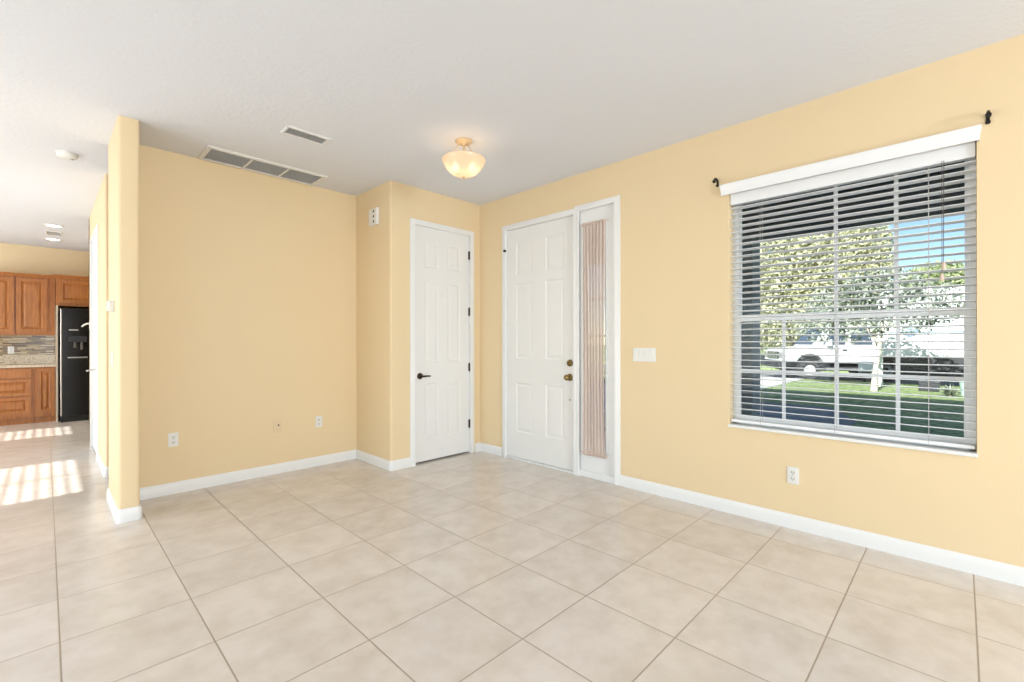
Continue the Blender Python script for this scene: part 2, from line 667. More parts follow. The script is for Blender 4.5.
def glazed(name, y0, y1, z0, z1, ny, nz, thick=0.05):
    b = MB()
    b.box(WX - 0.07, WX - 0.03, y0, y0 + thick, z0, z1).box(WX - 0.07, WX - 0.03, y1 - thick, y1, z0, z1)
    b.box(WX - 0.07, WX - 0.03, y0, y1, z0, z0 + thick).box(WX - 0.07, WX - 0.03, y0, y1, z1 - thick, z1)
    for i in range(1, ny):
        yy = y0 + (y1 - y0) * i / ny
        b.box(WX - 0.06, WX - 0.04, yy - 0.02, yy + 0.02, z0, z1)
    for i in range(1, nz):
        zz = z0 + (z1 - z0) * i / nz
        b.box(WX - 0.06, WX - 0.04, y0, y1, zz - 0.004, zz + 0.004)
    b.build(name, VINYL, kind='structure')


MB().box(-6.9, WX - 0.1, -5.7, 5.0, 2.35, 2.5).build('unseen_sun_blocker', CEIL, kind='structure')  # added out of view to keep direct sun off the main floor
glazed('window_3', 5.15, 6.76, 0.0, 2.20, 2, 42)
glazed('window_4', 8.60, 9.50, 0.55, 2.22, 2, 32)

# baseboards
BB = [(0, 0), (0.014, 0), (0.014, 0.062), (0.011, 0.078), (0.006, 0.088), (0.004, 0.094), (0, 0.094)]


def baseboard(name, path):
    MB().sweep(path, BB, XYW).build(name, TRIM, smooth=30, kind='structure')


rb = r
# travelling so that the room lies to the right of the path
p = [(JX, DL - 0.0)]
baseboard('baseboard_left', list(reversed(
    [(2.588, DC)] + list(reversed(arc(JX + rb, DC + rb, rb, 180, 270))) + [(JX, DL), (PX1, DL)]
    + list(reversed(arc(PX1 - rb, PY + rb, rb, 270, 360))) + list(reversed(arc(PX0 + rb, PY + rb, rb, 180, 270))) + [(PX0, 4.873)])))
baseboard('baseboard_corner', [(3.438, DC), (DX, DC), (DX, 3.607)])
baseboard('baseboard_right', [(DX, 2.128), (DX, -5.5)])
baseboard('baseboard_hall', [(HX, 6.445)] + arc(HX + rb, HY0 + rb, rb, 180, 270) + [(2.6, HY0)])

# ------------------------------------------------------------------ doors
CASE = [(0, 0), (0, -0.018), (0.012, -0.020), (0.030, -0.017), (0.048, -0.010), (0.056, -0.009), (0.056, 0)]


def casing(name, x0, x1, z1, loc, rz, wide=1.0, z0=0.0):
    """U-shaped moulding around an opening; local x right, y into the wall"""
    prof = [(-o * wide, d) for o, d in CASE]
    b = MB().sweep([(x0, z0), (x0, z1), (x1, z1), (x1, z0)], prof, lambda u, v, q: (u, q, v))
    return b.build(name, TRIM, smooth=30, loc=loc, rz=rz, kind='structure')


def slab(bld, w, h, t, panels, x0=0.0, z0=0.0, y0=0.0, dk=1.0):
    """panelled slab, front face towards -y; panels as (xa,xb,za,zb)"""
    xs = sorted({0, w} | {q for p in panels for q in p[:2]})
    zs = sorted({0, h} | {q for p in panels for q in p[2:]})
    P = lambda x, y, z: (x0 + x, y0 + y, z0 + z)
    for i in range(len(xs) - 1):
        for j in range(len(zs) - 1):
            xa, xb, za, zb = xs[i], xs[i + 1], zs[j], zs[j + 1]
            if any(abs(xa - p[0]) < 1e-6 and abs(xb - p[1]) < 1e-6 and za >= p[2] - 1e-6 and zb <= p[3] + 1e-6 for p in panels):
                continue
            bld.quad(P(xa, 0, za), P(xb, 0, za), P(xb, 0, zb), P(xa, 0, zb))
    for xa, xb, za, zb in panels:
        rings = [(0, 0), (0.006, 0.005), (0.018, 0.0065), (0.042, 0.002)]
        prev = None
        for ins, dep in rings:
            q = [P(xa + ins, dep * dk, za + ins), P(xb - ins, dep * dk, za + ins), P(xb - ins, dep * dk, zb - ins), P(xa + ins, dep * dk, zb - ins)]
            if prev:
                for k in range(4):
                    k2 = (k + 1) % 4
                    bld.quad(prev[k], prev[k2], q[k2], q[k])
            prev = q
        bld.quad(*prev)
    bld.quad(P(0, t, 0), P(0, t, h), P(w, t, h), P(w, t, 0))
    bld.quad(P(0, 0, 0), P(0, 0, h), P(0, t, h), P(0, t, 0))
    bld.quad(P(w, 0, 0), P(w, t, 0), P(w, t, h), P(w, 0, h))
    bld.quad(P(0, 0, h), P(w, 0, h), P(w, t, h), P(0, t, h))
    bld.quad(P(0, 0, 0), P(0, t, 0), P(w, t, 0), P(w, 0, 0))
    return bld


def hinge(parent, x, z, m=BRONZE, y=-0.004, h=0.09):
    b = MB().tube([(x, y - 0.005, z - h / 2), (x, y - 0.005, z + h / 2)], 0.0065, 8)
    b.box(x - 0.016, x + 0.002, y, y + 0.003, z - h / 2, z + h / 2)
    for zz in (z - h / 2 - 0.004, z + h / 2 + 0.004):
        b.tube([(x, y - 0.005, zz - 0.003), (x, y - 0.005, zz + 0.003)], 0.004, 8)
    return b.build('hinge', m, parent, smooth=40)


# closet door
d1 = thing('door_1', (2.635, DC, 0), 0, 'white six-panel closet door with four dark hinges beside the corner', 'door', kind='structure')
WC, HC = 0.727, 2.436
pl = [(0.128, 0.304), (0.424, 0.600)]
pz = [(0.215, 0.80), (1.02, 1.885), (2.015, 2.30)]
slab(MB(), WC, HC, 0.04, [(a, b, c, d) for a, b in pl for c, d in pz], 0, 0.019, 0.012).build('slab', DOORW, d1, smooth=20)
jb = MB().box(-0.017, -0.003, 0.0, 0.115, 0, CZ).box(WC + 0.003, WC + 0.017, 0.0, 0.115, 0, CZ).box(-0.017, WC + 0.017, 0.0, 0.115, HC + 0.019, CZ)
jb.build('door_frame', TRIM, d1)
for z in (2.235, 1.598, 0.972, 0.332):
    hinge(d1, WC + 0.004, z, y=0.006)
hb = MB().lathe([(0.0, -0.010), (0.022, -0.010), (0.031, -0.006), (0.033, 0.0), (0.033, 0.006)], (0.066, 0.006, 0.905), (0, 1, 0), 24)
hb.tube([(0.066, 0.0, 0.905), (0.066, -0.045, 0.905)], 0.010, 12)
hb.tube([(0.066, -0.045, 0.905), (0.085, -0.050, 0.905), (0.115, -0.052, 0.906), (0.158, -0.048, 0.903)], [0.011, 0.010, 0.009, 0.007], 10)
hb.build('door_handle', BRONZE, d1, smooth=40)
hk = MB().box(0.345, 0.365, 0.006, 0.012, 1.70, 1.78)
hk.tube([(0.355, 0.006, 1.76), (0.355, -0.010, 1.755), (0.355, -0.014, 1.735), (0.355, -0.006, 1.722)], 0.004, 8)
hk.build('hook', DOORW, d1, smooth=40)
casing('trim_1', 2.632, 3.366, 2.455, (0, DC, 0), 0)

# entry door
d2 = thing('door_2', (DX, 3.533, 0), QR, 'white six-panel front door with brass deadbolt and knob', 'door', kind='structure')
WE, HE = 0.905, 2.440
pl = [(0.135, 0.365), (0.545, 0.780)]
pz = [(0.275, 0.80), (1.06, 1.855), (1.955, 2.295)]
slab(MB(), WE, HE, 0.044, [(a, b, c, d) for a, b in pl for c, d in pz], 0, 0.022, 0.012).build('slab', DOORW, d2, smooth=20)
jb = MB().box(-0.045, -0.003, 0.0, 0.16, 0, EZ).box(WE + 0.003, WE + 0.042, 0.0, 0.16, 0, EZ).box(-0.045, WE + 0.042, 0.0, 0.16, HE + 0.025, EZ)
jb.build('door_frame', TRIM, d2)
MB().box(0, WE, -0.006, 0.16, 0.0, 0.018).build('threshold', TRIM, d2, bevel=0.004)
for z in (1.70, 1.10, 0.36):
    hinge(d2, -0.004, z, TRIM, y=0.006)
MB().tube([(-0.004, 0.0, 2.15), (-0.004, 0.0, 2.25)], 0.0065, 8).tube([(-0.006, -0.002, 2.242), (-0.006, -0.028, 2.242)], [0.012, 0.007], 8).build('hinge', TRIM, d2, smooth=40)
MB().tube([(-0.006, -0.012, 2.245), (-0.006, -0.035, 2.245)], [0.013, 0.013], 10).build('hinge_stop', BRONZE, d2, smooth=40)
k = MB().lathe([(0, -0.022), (0.016, -0.022), (0.021, -0.016), (0.029, -0.012), (0.033, -0.004), (0.033, 0.006)], (0.853, 0.006, 1.053), (0, 1, 0), 24)
k.box(0.848, 0.858, -0.034, -0.010, 1.038, 1.068)
k.build('deadbolt', BRASS, d2, smooth=40)
k = MB().lathe([(0, -0.066), (0.014, -0.066), (0.024, -0.060), (0.029, -0.048), (0.026, -0.036), (0.015, -0.027), (0.012, -0.018), (0.013, -0.010), (0.030, -0.006), (0.035, 0.0), (0.035, 0.006)], (0.848, 0.006, 0.915), (0, 1, 0), 28)
k.build('door_knob', BRASS, d2, smooth=45)
MB().lathe([(0, -0.006), (0.008, -0.006), (0.009, 0.006)], (0.853, 0.006, 0.700), (0, 1, 0), 14).build('lock_stud', SATIN, d2, smooth=40)
MB().box(0.899, 0.9055, 0.011, 0.016, 0.855, 0.975).build('strike_edge', BRASS, d2)
casing('trim_2', -3.540, -2.622, 2.466, (DX, 0, 0), QR)

# sidelight beside the entry door
s1 = thing('window_2', (DX, 2.585, 0), QR, 'tall narrow sidelight pane behind a sheer curtain', 'window', kind='structure')
gx0, gx1, gz0, gz1, SW = 0.085, 0.297, 0.29, 2.33, 0.43
b = MB().box(0, gx0, 0.010, 0.05, 0.02, 2.49).box(gx1, SW, 0.010, 0.05, 0.02, 2.49).box(gx0, gx1, 0.010, 0.05, 0.02, gz0).box(gx0, gx1, 0.010, 0.05, gz1, 2.49)
b.build('window_frame', TRIM, s1)
b = MB()
for i in range(1, 6):
    z = gz0 + (gz1 - gz0) * i / 6
    b.box(gx0, gx1, 0.022, 0.042, z - 0.010, z + 0.010)
b.build('glazing_bar', TRIM, s1)
MB().box(gx0, gx1, 0.030, 0.034, gz0, gz1).build('pane', GLASS, s1)
MB().sweep([(gx0 - 0.012, gz0 - 0.012), (gx0 - 0.012, gz1 + 0.012), (gx1 + 0.012, gz1 + 0.012), (gx1 + 0.012, gz0 - 0.012), (gx0 - 0.012, gz0 - 0.012)],
           [(0, 0.011), (0, 0.0), (-0.010, -0.002), (-0.014, 0.011)], lambda u, v, q: (u, q, v)).build('bead', TRIM, s1)
MB().box(0.0, SW, -0.012, 0.01, 0.0, 0.06).build('base_strip', TRIM, s1, bevel=0.005)
casing('trim_3', -2.560, -2.180, 2.482, (DX, 0, 0), QR)

# sheer curtain on the sidelight
cu = thing('sheer_curtain', (DX, 2.515, 0.22), QR, 'gathered dusty-pink sheer curtain hung over the sidelight beside the front door', 'curtain')
CW, CHH = 0.248, 2.125
random.seed(5)
cb = MB()
nx, nz = 132, 34
gv, gf = [], []
ph = [random.uniform(0, 6.28) for _ in range(8)]
for j in range(nz + 1):
    v = j / nz
    for i in range(nx + 1):
        u = i / nx
        mid = 1 - (abs(2 * v - 1)) ** 6
        a = 0.006 + 0.004 * mid
        s_ = u + 0.010 * sin(3 * v + ph[0]) * sin(pi * u) * mid
        yy = -0.014 + a * sin(2 * pi * 7.0 * s_ + 1.2 * sin(2.2 * v + ph[1])) + 0.0018 * sin(2 * pi * 16 * s_ + ph[2] + 2 * v)
        xin = 0.006 * mid + 0.004 * sin(5 * v + ph[3]) * mid
        x = xin + u * (CW - 2 * xin) + (0.012 * v if False else 0)
        gv.append((x, yy, v * CHH))
for j in range(nz):
    for i in range(nx):
        q = j * (nx + 1) + i
        gf.append((q, q + 1, q + nx + 2, q + nx + 1))
cb.add(gv, gf)
cb.build('fabric', SHEER, cu, smooth=180, recalc=False)
for nm, z in (('top_rod', CHH + 0.002), ('bottom_rod', 0.012)):
    q = MB().tube([(-0.018, -0.014, z), (CW + 0.018, -0.014, z)], 0.005, 10)
    q.tube([(-0.014, 0.010, z), (-0.014, -0.014, z)], 0.004, 8).tube([(CW + 0.014, 0.010, z), (CW + 0.014, -0.014, z)], 0.004, 8)
    q.build(nm, TASSEL, cu, smooth=40)
for z0 in (-0.004, CHH - 0.010):
    hem = MB()
    pts = [(-0.004 + (CW + 0.008) * i / 60, -0.014 + 0.010 * sin(2 * pi * 15 * i / 60), z0 + 0.008) for i in range(61)]
    for i in range(60):
        a, b2 = pts[i], pts[i + 1]
        hem.quad((a[0], a[1], z0 - 0.008), (b2[0], b2[1], z0 - 0.008), (b2[0], b2[1], z0 + 0.022), (a[0], a[1], z0 + 0.022))
    hem.build('ruffle', SHEER, cu, smooth=180, recalc=False)

# hallway door seen edge-on
d3 = thing('door_3', (HX, 7.385, 0), QR, 'white hallway door seen nearly edge-on beyond the wall end', 'door', kind='structure')
slab(MB(), 0.86, 2.436, 0.04, [(a, b, c, d) for a, b in ((0.12, 0.37), (0.49, 0.74)) for c, d in ((0.215, 0.80), (1.02, 1.885), (2.015, 2.30))], 0, 0.014, 0.004).build('slab', DOORW, d3, smooth=20)
MB().box(-0.015, -0.003, 0, 0.115, 0, 2.47).box(0.863, 0.885, 0, 0.115, 0, 2.47).box(-0.015, 0.885, 0, 0.115, 2.452, 2.47).build('door_frame', TRIM, d3)
for z in (2.30, 1.65, 0.97, 0.30):
    hinge(d3, 0.862, z, SATIN, y=-0.002, h=0.10)
MB().tube([(0.862, -0.006, 0.985), (0.857, -0.03, 0.968), (0.850, -0.085, 0.960)], [0.012, 0.007, 0.006], 8).tube([(0.852, -0.078, 0.960), (0.849, -0.092, 0.959)], 0.010, 8).box(0.850, 0.873, -0.012, -0.003, 0.93, 1.04).build('door_stop', SATIN, d3, smooth=40)
casing('trim_4', -7.388, -6.52, 2.455, (HX, 0, 0), QR)
hk = thing('wall_hook', (HX, 7.80, 1.47), QR, 'pale hook sticking out at the far end of the hallway wall, before the fridge', 'hook')
MB().box(-0.02, 0.02, -0.006, 0.0, -0.05, 0.05).build('plate', PLATE, hk, bevel=0.003)
MB().tube([(0, -0.003, 0.02), (0, -0.025, 0.022), (0.0, -0.055, 0.006), (0, -0.075, -0.018)], [0.012, 0.011, 0.010, 0.009], 8).build('arm', PLATE, hk, smooth=40)

# ------------------------------------------------------------------ window 1 with its blind
w1 = thing('window_1', (DX, WY1, 0), QR, 'single-hung window with white muntins behind a slatted blind', 'window', kind='structure')
OW = WY1 - WY0
fy0, fy1 = 0.085, 0.165
b = MB().box(0, 0.028, fy0, fy1, WZ0, WZ1).box(OW - 0.028, OW, fy0, fy1, WZ0, WZ1).box(0, OW, fy0, fy1, WZ0, WZ0 + 0.03).box(0, OW, fy0, fy1, WZ1 - 0.03, WZ1)
b.build('window_frame', VINYL, w1, bevel=0.003)
ZM0, ZM1 = 1.405, 1.452


def sash(name, x0, x1, z0, z1, y0, y1, fr, xs, zs, top=None, bot=None):
    b = MB().box(x0, x0 + fr, y0, y1, z0, z1).box(x1 - fr, x1, y0, y1, z0, z1)
    b.box(x0 + fr, x1 - fr, y0, y1, z0, z0 + (bot or fr)).box(x0 + fr, x1 - fr, y0, y1, z1 - (top or fr), z1)
    for x in xs:
        b.box(x - 0.0105, x + 0.0105, y0 + 0.003, y0 + 0.0145, z0 + (bot or fr), z1 - (top or fr))
    for z in zs:
        b.box(x0 + fr, x1 - fr, y0 + 0.004, y0 + 0.014, z - 0.010, z + 0.010)
    o = b.build(name, VINYL, w1)
    MB().box(x0 + fr, x1 - fr, y0 + 0.018, y0 + 0.022, z0 + (bot or fr), z1 - (top or fr)).build('pane', GLASS, o)
    return o


x0, x1 = 0.028, OW - 0.028
mx = [x0 + (x1 - x0) * k / 4 for k in (1, 2, 3)]
sash('lower_sash', x0, x1, WZ0 + 0.03, ZM1, 0.088, 0.118, 0.022, mx, [1.045], top=0.047, bot=0.035)
sash('upper_sash', x0, x1, ZM0 + 0.005, WZ1 - 0.03, 0.122, 0.150, 0.018, [q - 0.010 for q in mx[1:]], [])
MB().box(0.055, 0.085, 0.078, 0.088, 1.392, 1.402).tube([(0.07, 0.078, 1.397), (0.07, 0.07, 1.397)], 0.006, 8).build('sash_latch', BLACK, w1)
MB().box(-0.004, OW + 0.004, -0.018, fy0, WZ0 - 0.016, WZ0 + 0.004).build('window_sill', TRIM, w1, bevel=0.004)

bl = thing('window_blind', (DX, WY1, 0), QR, 'white slatted window blind with crown valance, slats open, hung in the window', 'blind')
pf = [(0, 0.0), (0.010, 0.0), (0.016, 0.010), (0.018, 0.028), (0.030, 0.046), (0.044, 0.060), (0.050, 0.066), (0.050, 0.080), (0.0, 0.080)]
vb = MB().sweep([(-0.044, 0.0), (-0.044, -0.024), (OW + 0.009, -0.024), (OW + 0.009, 0.0)], [(o * 0.2, z * 0.98 + 2.333) for o, z in pf], lambda u, v, q: (u, v, q))
vb.build('valance', BLIND, bl, smooth=30)
MB().box(0.004, OW - 0.004, 0.018, 0.072, 2.262, 2.345).build('headrail', BLIND, bl, bevel=0.003)
TH, SD, SP = R(7), 0.050, 0.0446
sb = MB()
nsl = 35
ys = 0.046
for i in range(nsl):
    z = 2.236 - SP * i
    n = 4
    top, bot = [], []
    for k in range(n + 1):
        q = (k / n - 0.5)
        crown = 0.0022 * (1 - (2 * q) ** 2)
        yy = ys + q * SD * cos(TH)
        zz = z - q * SD * sin(TH) + crown
        top.append((yy, zz + 0.0017))
        bot.append((yy, zz - 0.0017))
    sb.prism(top + bot[::-1], 0.002, OW - 0.002, lambda u, v, q: (q, u, v))
sb.build('slats', BLIND, bl)
zb = 2.236 - SP * nsl + 0.006
MB().box(0.006, OW - 0.006, ys - 0.026, ys + 0.026, zb - 0.014, zb + 0.006).build('bottom_rail', BLIND, bl, bevel=0.004)
for fx in (0.205, 0.640, 1.085):
    c = MB()
    for yy in (ys - 0.027, ys + 0.027):
        c.tube([(fx, yy, 2.262), (fx, yy, zb - 0.01)], 0.0012, 5)
    c.build('ladder_cord', CORD, bl)
c = MB().tube([(1.142, 0.012, 2.27), (1.142, 0.011, 1.640)], 0.0016, 6).tube([(1.150, 0.012, 2.27), (1.148, 0.011, 1.70)], 0.0016, 6)
pc = c.build('pull_cord', SLOT, bl)
MB().lathe([(0.003, 0.045), (0.008, 0.035), (0.011, 0.012), (0.009, 0.0), (0.0, 0.0)], (1.142, 0.011, 1.596), (0, 0, 1), 12).build('tassel', TASSEL, pc, smooth=50)
MB().lathe([(0.003, 0.045), (0.008, 0.035), (0.011, 0.012), (0.009, 0.0), (0.0, 0.0)], (1.149, 0.011, 1.66), (0, 0, 1), 12).build('tassel', TASSEL, pc, smooth=50)


def bracket(y, z, label, flip):
    t = thing('rod_bracket', (DX, y, z), QR, label, 'curtain bracket', 'black curtain rod brackets')
    b = MB().box(-0.008, 0.008, -0.004, 0.0, -0.028, 0.014)
    b.build('plate', BLACK, t, bevel=0.002)
    h = MB().tube([(0, -0.002, 0.008), (0, -0.012, 0.020), (0, -0.030, 0.026), (0, -0.050, 0.022), (0, -0.064, 0.008)], 0.0075, 8)
    h.tube([(0, -0.060, 0.012), (0, -0.068, 0.000), (0, -0.072, -0.012)], [0.0075, 0.013, 0.011], 10)
    h.build('arm', BLACK, t, smooth=40)
    MB().tube([(-0.010, -0.006, -0.018), (0.010, -0.006, -0.018)], 0.006, 8).build('set_screw', BLACK, t, smooth=40)


bracket(1.296, 2.440, 'small black curtain rod bracket on wall left of window blind valance', False)
bracket(-0.104, 2.442, 'small black curtain rod bracket on wall right of window blind valance', True)

# ------------------------------------------------------------------ wall plates


def outlet(loc, rz, label, group='duplex wall outlets'):
    t = thing('wall_outlet', loc, rz, label, 'outlet', group)
    MB().box(-0.035, 0.035, -0.006, 0, -0.0575, 0.0575).build('cover_plate', PLATE, t, bevel=0.003)
    for dz in (0.021, -0.021):
        f = MB().box(-0.0165, 0.0165, -0.0085, -0.005, dz - 0.014, dz + 0.014).build('receptacle', PLATE, t, bevel=0.004)
        s_ = MB().box(-0.0085, -0.0055, -0.0092, -0.0080, dz - 0.003, dz + 0.008).box(0.0055, 0.0085, -0.0092, -0.0080, dz - 0.003, dz + 0.008)
        s_.lathe([(0, -0.0007), (0.0035, -0.0007), (0.0035, 0.0005)], (0, -0.0085, dz - 0.008), (0, 1, 0), 10)
        s_.build('slot', SLOT, f)
    MB().lathe([(0, -0.001), (0.003, -0.001), (0.003, 0.001)], (0, -0.006, 0), (0, 1, 0), 10).build('screw', SATIN, t)
    return t


outlet((0.741, DL, 0.448), 0, 'white wall outlet on left wall near the pillar')
outlet((1.948, DL, 0.447), 0, 'white wall outlet on left wall near the closet corner')
outlet((DX, 0.805, 0.357), QR, 'white wall outlet low on the right wall under the window')
t = thing('cable_plate', (1.553, DL, 0.450), 0, 'beige cable plate on left wall between its two outlets', 'wall plate')
MB().box(-0.035, 0.035, -0.005, 0, -0.0575, 0.0575).build('cover_plate', BEIGE, t, bevel=0.003)
MB().lathe([(0, -0.014), (0.005, -0.014), (0.005, -0.004), (0.008, -0.004), (0.008, 0.0)], (0.008, -0.004, 0.012), (0, 1, 0), 14).build('connector', BRONZE, t, smooth=40)
t = thing('light_switch', (DX, 1.896, 1.147), QR, 'wide white multi-switch plate between sidelight and window', 'light switch')
MB().box(-0.104, 0.104, -0.006, 0, -0.0575, 0.0575).build('cover_plate', PLATE, t, bevel=0.003)
for xx in (-0.069, -0.023, 0.023, 0.069):
    MB().add([(xx - 0.0165, -0.0065, -0.034), (xx + 0.0165, -0.0065, -0.034), (xx + 0.0165, -0.012, 0.034), (xx - 0.0165, -0.012, 0.034),
              (xx - 0.0165, -0.004, -0.034), (xx + 0.0165, -0.004, -0.034), (xx + 0.0165, -0.004, 0.034), (xx - 0.0165, -0.004, 0.034)],
             [(0, 1, 2, 3), (0, 4, 5, 1), (2, 6, 7, 3), (1, 5, 6, 2), (0, 3, 7, 4), (4, 7, 6, 5)]).build('rocker', PLATE, t)
t = thing('light_switch', (PX0, 4.53, 1.128), QR, 'white switch plate on the left face of the pillar', 'light switch')
MB().box(-0.035, 0.035, -0.006, 0, -0.0575, 0.0575).build('cover_plate', PLATE, t, bevel=0.003)
MB().box(-0.0165, 0.0165, -0.010, -0.004, -0.033, 0.033).build('rocker', PLATE, t, bevel=0.002)
t = thing('thermostat', (PX0, 4.47, 1.523), QR, 'small white thermostat box on the left face of the pillar', 'thermostat')
MB().box(-0.058, 0.058, -0.012, 0, -0.042, 0.042).build('back_plate', PLATE, t, bevel=0.003)
MB().box(-0.052, 0.052, -0.038, -0.010, -0.037, 0.037).build('case', PLATE, t, bevel=0.006)
MB().box(-0.030, 0.030, -0.0395, -0.036, -0.005, 0.022).build('display', SATIN, t)
t = thing('door_chime', (JX, 4.270, 2.530), QR, 'white door chime box with three dark holes high on closet side wall', 'door chime')
MB().box(-0.085, 0.085, -0.026, 0, -0.085, 0.085).build('case', PLATE, t, bevel=0.006)
MB().box(-0.030, 0.083, -0.032, -0.024, -0.080, 0.080).build('front_panel', PLATE, t, bevel=0.004)
for dz in (0.052, 0.0, -0.052):
    MB().lathe([(0, -0.002), (0.011, -0.002), (0.014, 0.0), (0.014, 0.004)], (0.028, -0.032, dz), (0, 1, 0), 16).build('sound_hole', SLOT, t, smooth=40)

# ------------------------------------------------------------------ ceiling fixtures


def vent(name, x0, x1, y0, y1, fr, ndiv, pitch, label, cat, ang=35, lm=VENTG):
    t = thing(name, ((x0 + x1) / 2, (y0 + y1) / 2, H), 0, label, cat)
    a, c = (x1 - x0) / 2, (y1 - y0) / 2
    b = MB().sweep([(-a, -c), (-a, c), (a, c), (a, -c), (-a, -c + 1e-4)], [(0, 0), (0, -0.004), (0.006, -0.010), (fr - 0.004, -0.012), (fr, -0.006), (fr, 0)], XYW)
    b.build('frame', VENTW, t)
    MB().box(-a + fr, a - fr, -c + fr, c - fr, -0.0015, 0.0).build('duct', VENTD, t)
    lv = MB()
    yy = -c + fr + pitch * 0.6
    while yy < c - fr - pitch * 0.3:
        dy, dz = 0.5 * pitch * 0.95 * cos(R(ang)), 0.5 * pitch * 0.95 * sin(R(ang))
        lv.prism([(yy - dy, -0.0065 - dz), (yy + dy, -0.0065 + dz), (yy + dy, -0.0055 + dz), (yy - dy, -0.0055 - dz)], -a + fr, a - fr, lambda u, v, q: (q, u, v))
        yy += pitch
    lv.build('louvers', lm, t)
    for i in range(1, ndiv):
        x = -a + fr + (2 * a - 2 * fr) * i / ndiv
        MB().box(x - 0.008, x + 0.008, -c + fr, c - fr, -0.013, -0.003).build('divider', VENTW, t)
    return t


vent('return_air_vent', 0.905, 1.885, 4.300, 4.660, 0.040, 3, 0.022, 'long white return air grille with three grey louvered sections along left wall', 'air vent')
vent('supply_vent', 1.230, 1.555, 3.485, 3.640, 0.022, 1, 0.018, 'small white rectangular air register on ceiling between return grille and lamp', 'air vent')
vent('supply_vent', -0.005, 0.165, 9.18, 9.50, 0.02, 1, 0.03, 'small kitchen ceiling register between two recessed lights', 'air vent')

t = thing('smoke_detector', (0.125, 5.33, H), 0, 'round white smoke detector on hallway ceiling left of the pillar', 'smoke detector')
MB().lathe([(0, 0), (0.072, 0), (0.072, -0.010), (0.068, -0.012)], (0, 0, 0), (0, 0, 1), 32).build('base', PLATE, t, smooth=35)
MB().lathe([(0.066, -0.012), (0.064, -0.026), (0.055, -0.036), (0.030, -0.042), (0, -0.043)], (0, 0, 0), (0, 0, 1), 32).build('cover', PLATE, t, smooth=50)
MB().lathe([(0, -0.004), (0.012, -0.004), (0.012, 0.002)], (0.03, 0, -0.041), (0, 0, 1), 12).build('test_button', SATIN, t, smooth=40)

for yy, lb in ((8.74, 'recessed kitchen ceiling light on the near side of the kitchen register'), (9.90, 'recessed kitchen ceiling light on the far side of the kitchen register')):
    t = thing('recessed_light', (0.078, yy, H), 0, lb, 'ceiling light', 'recessed kitchen lights')
    MB().lathe([(0.075, 0), (0.098, 0), (0.098, -0.004), (0.088, -0.010), (0.076, -0.008), (0.075, 0)], (0, 0, 0), (0, 0, 1), 32).build('trim_ring', PLATE, t, smooth=40)
    MB().lathe([(0, -0.004), (0.05, -0.0045), (0.0752, -0.002), (0.0752, 0)], (0, 0, 0), (0, 0, 1), 32).build('lens', CANGLOW, t, smooth=40)

LX, LY = 2.300, 2.785
t = thing('ceiling_light', (LX, LY, H), 0, 'semi-flush ceiling light with glowing alabaster glass bowl', 'ceiling light')
MB().lathe([(0, 0), (0.066, 0), (0.068, -0.006), (0.062, -0.016), (0.050, -0.024), (0.018, -0.030), (0.012, -0.036), (0, -0.036)], (0, 0, 0), (0, 0, 1), 36).build('canopy', GOLD, t, smooth=40)
st = MB().tube([(0, 0, -0.03), (0, 0, -0.29)], 0.006, 10)
st.lathe([(0.0, -0.304), (0.007, -0.302), (0.010, -0.296), (0.014, -0.292), (0.014, -0.286), (0.0, -0.285)], (0, 0, 0), (0, 0, 1), 16)
st.build('stem', GOLD, t, smooth=40)
for k in range(3):
    a = 2 * pi * k / 3 + 0.55
    MB().tube([(0.030 * cos(a), 0.030 * sin(a), -0.026), (0.062 * cos(a), 0.062 * sin(a), -0.062), (0.115 * cos(a), 0.115 * sin(a), -0.140), (0.166 * cos(a), 0.166 * sin(a), -0.152)], 0.0028, 8).build('arm', GOLD, t, smooth=40)
prof = [(0.170, -0.150), (0.169, -0.158), (0.160, -0.176), (0.148, -0.198), (0.130, -0.224), (0.106, -0.248), (0.076, -0.268), (0.044, -0.281), (0.008, -0.286)]
inner = [(max(0.006, r_ - 0.005), z_ + 0.004) for r_, z_ in prof][::-1]
MB().lathe(prof + inner + [prof[0]], (0, 0, 0), (0, 0, 1), 48).build('glass_bowl', ALAB, t, smooth=60)
for k in (-1, 1):
    a = YAW - pi / 2
    cx, cy = k * 0.066 * cos(a), k * 0.066 * sin(a)
    sk = MB().tube([(cx * 0.05, cy * 0.05, -0.150), (cx * 0.95, cy * 0.95, -0.158)], 0.009, 10).tube([(cx, cy, -0.148), (cx, cy, -0.172)], 0.015, 12).build('socket', GOLD, t, smooth=40)
    MB().lathe([(0, 0), (0.012, -0.002), (0.014, -0.012), (0.022, -0.026), (0.027, -0.042), (0.024, -0.056), (0.014, -0.066), (0, -0.068)], (cx, cy, -0.170), (0, 0, 1), 20).build('bulb', BULB, t, smooth=60)

# ------------------------------------------------------------------ kitchen
BF, UF = 10.27, 10.53            # fronts of base and upper cabinets


def front(bld, x0, x1, z0, z1, fy, fr=0.055, raise_=True):
    w_, h_ = x1 - x0, z1 - z0
    slab(bld, w_, h_, 0.022, [(fr, w_ - fr, fr, h_ - fr)] if raise_ else [], x0, z0, fy - 0.022, dk=2.6)


def cabinet(name, x0, x1, y0, z0, z1, label, cat='cabinet', group=None):
    t = thing(name, (x0, y0, z0), 0, label, cat, group)
    return t, x1 - x0, z1 - z0


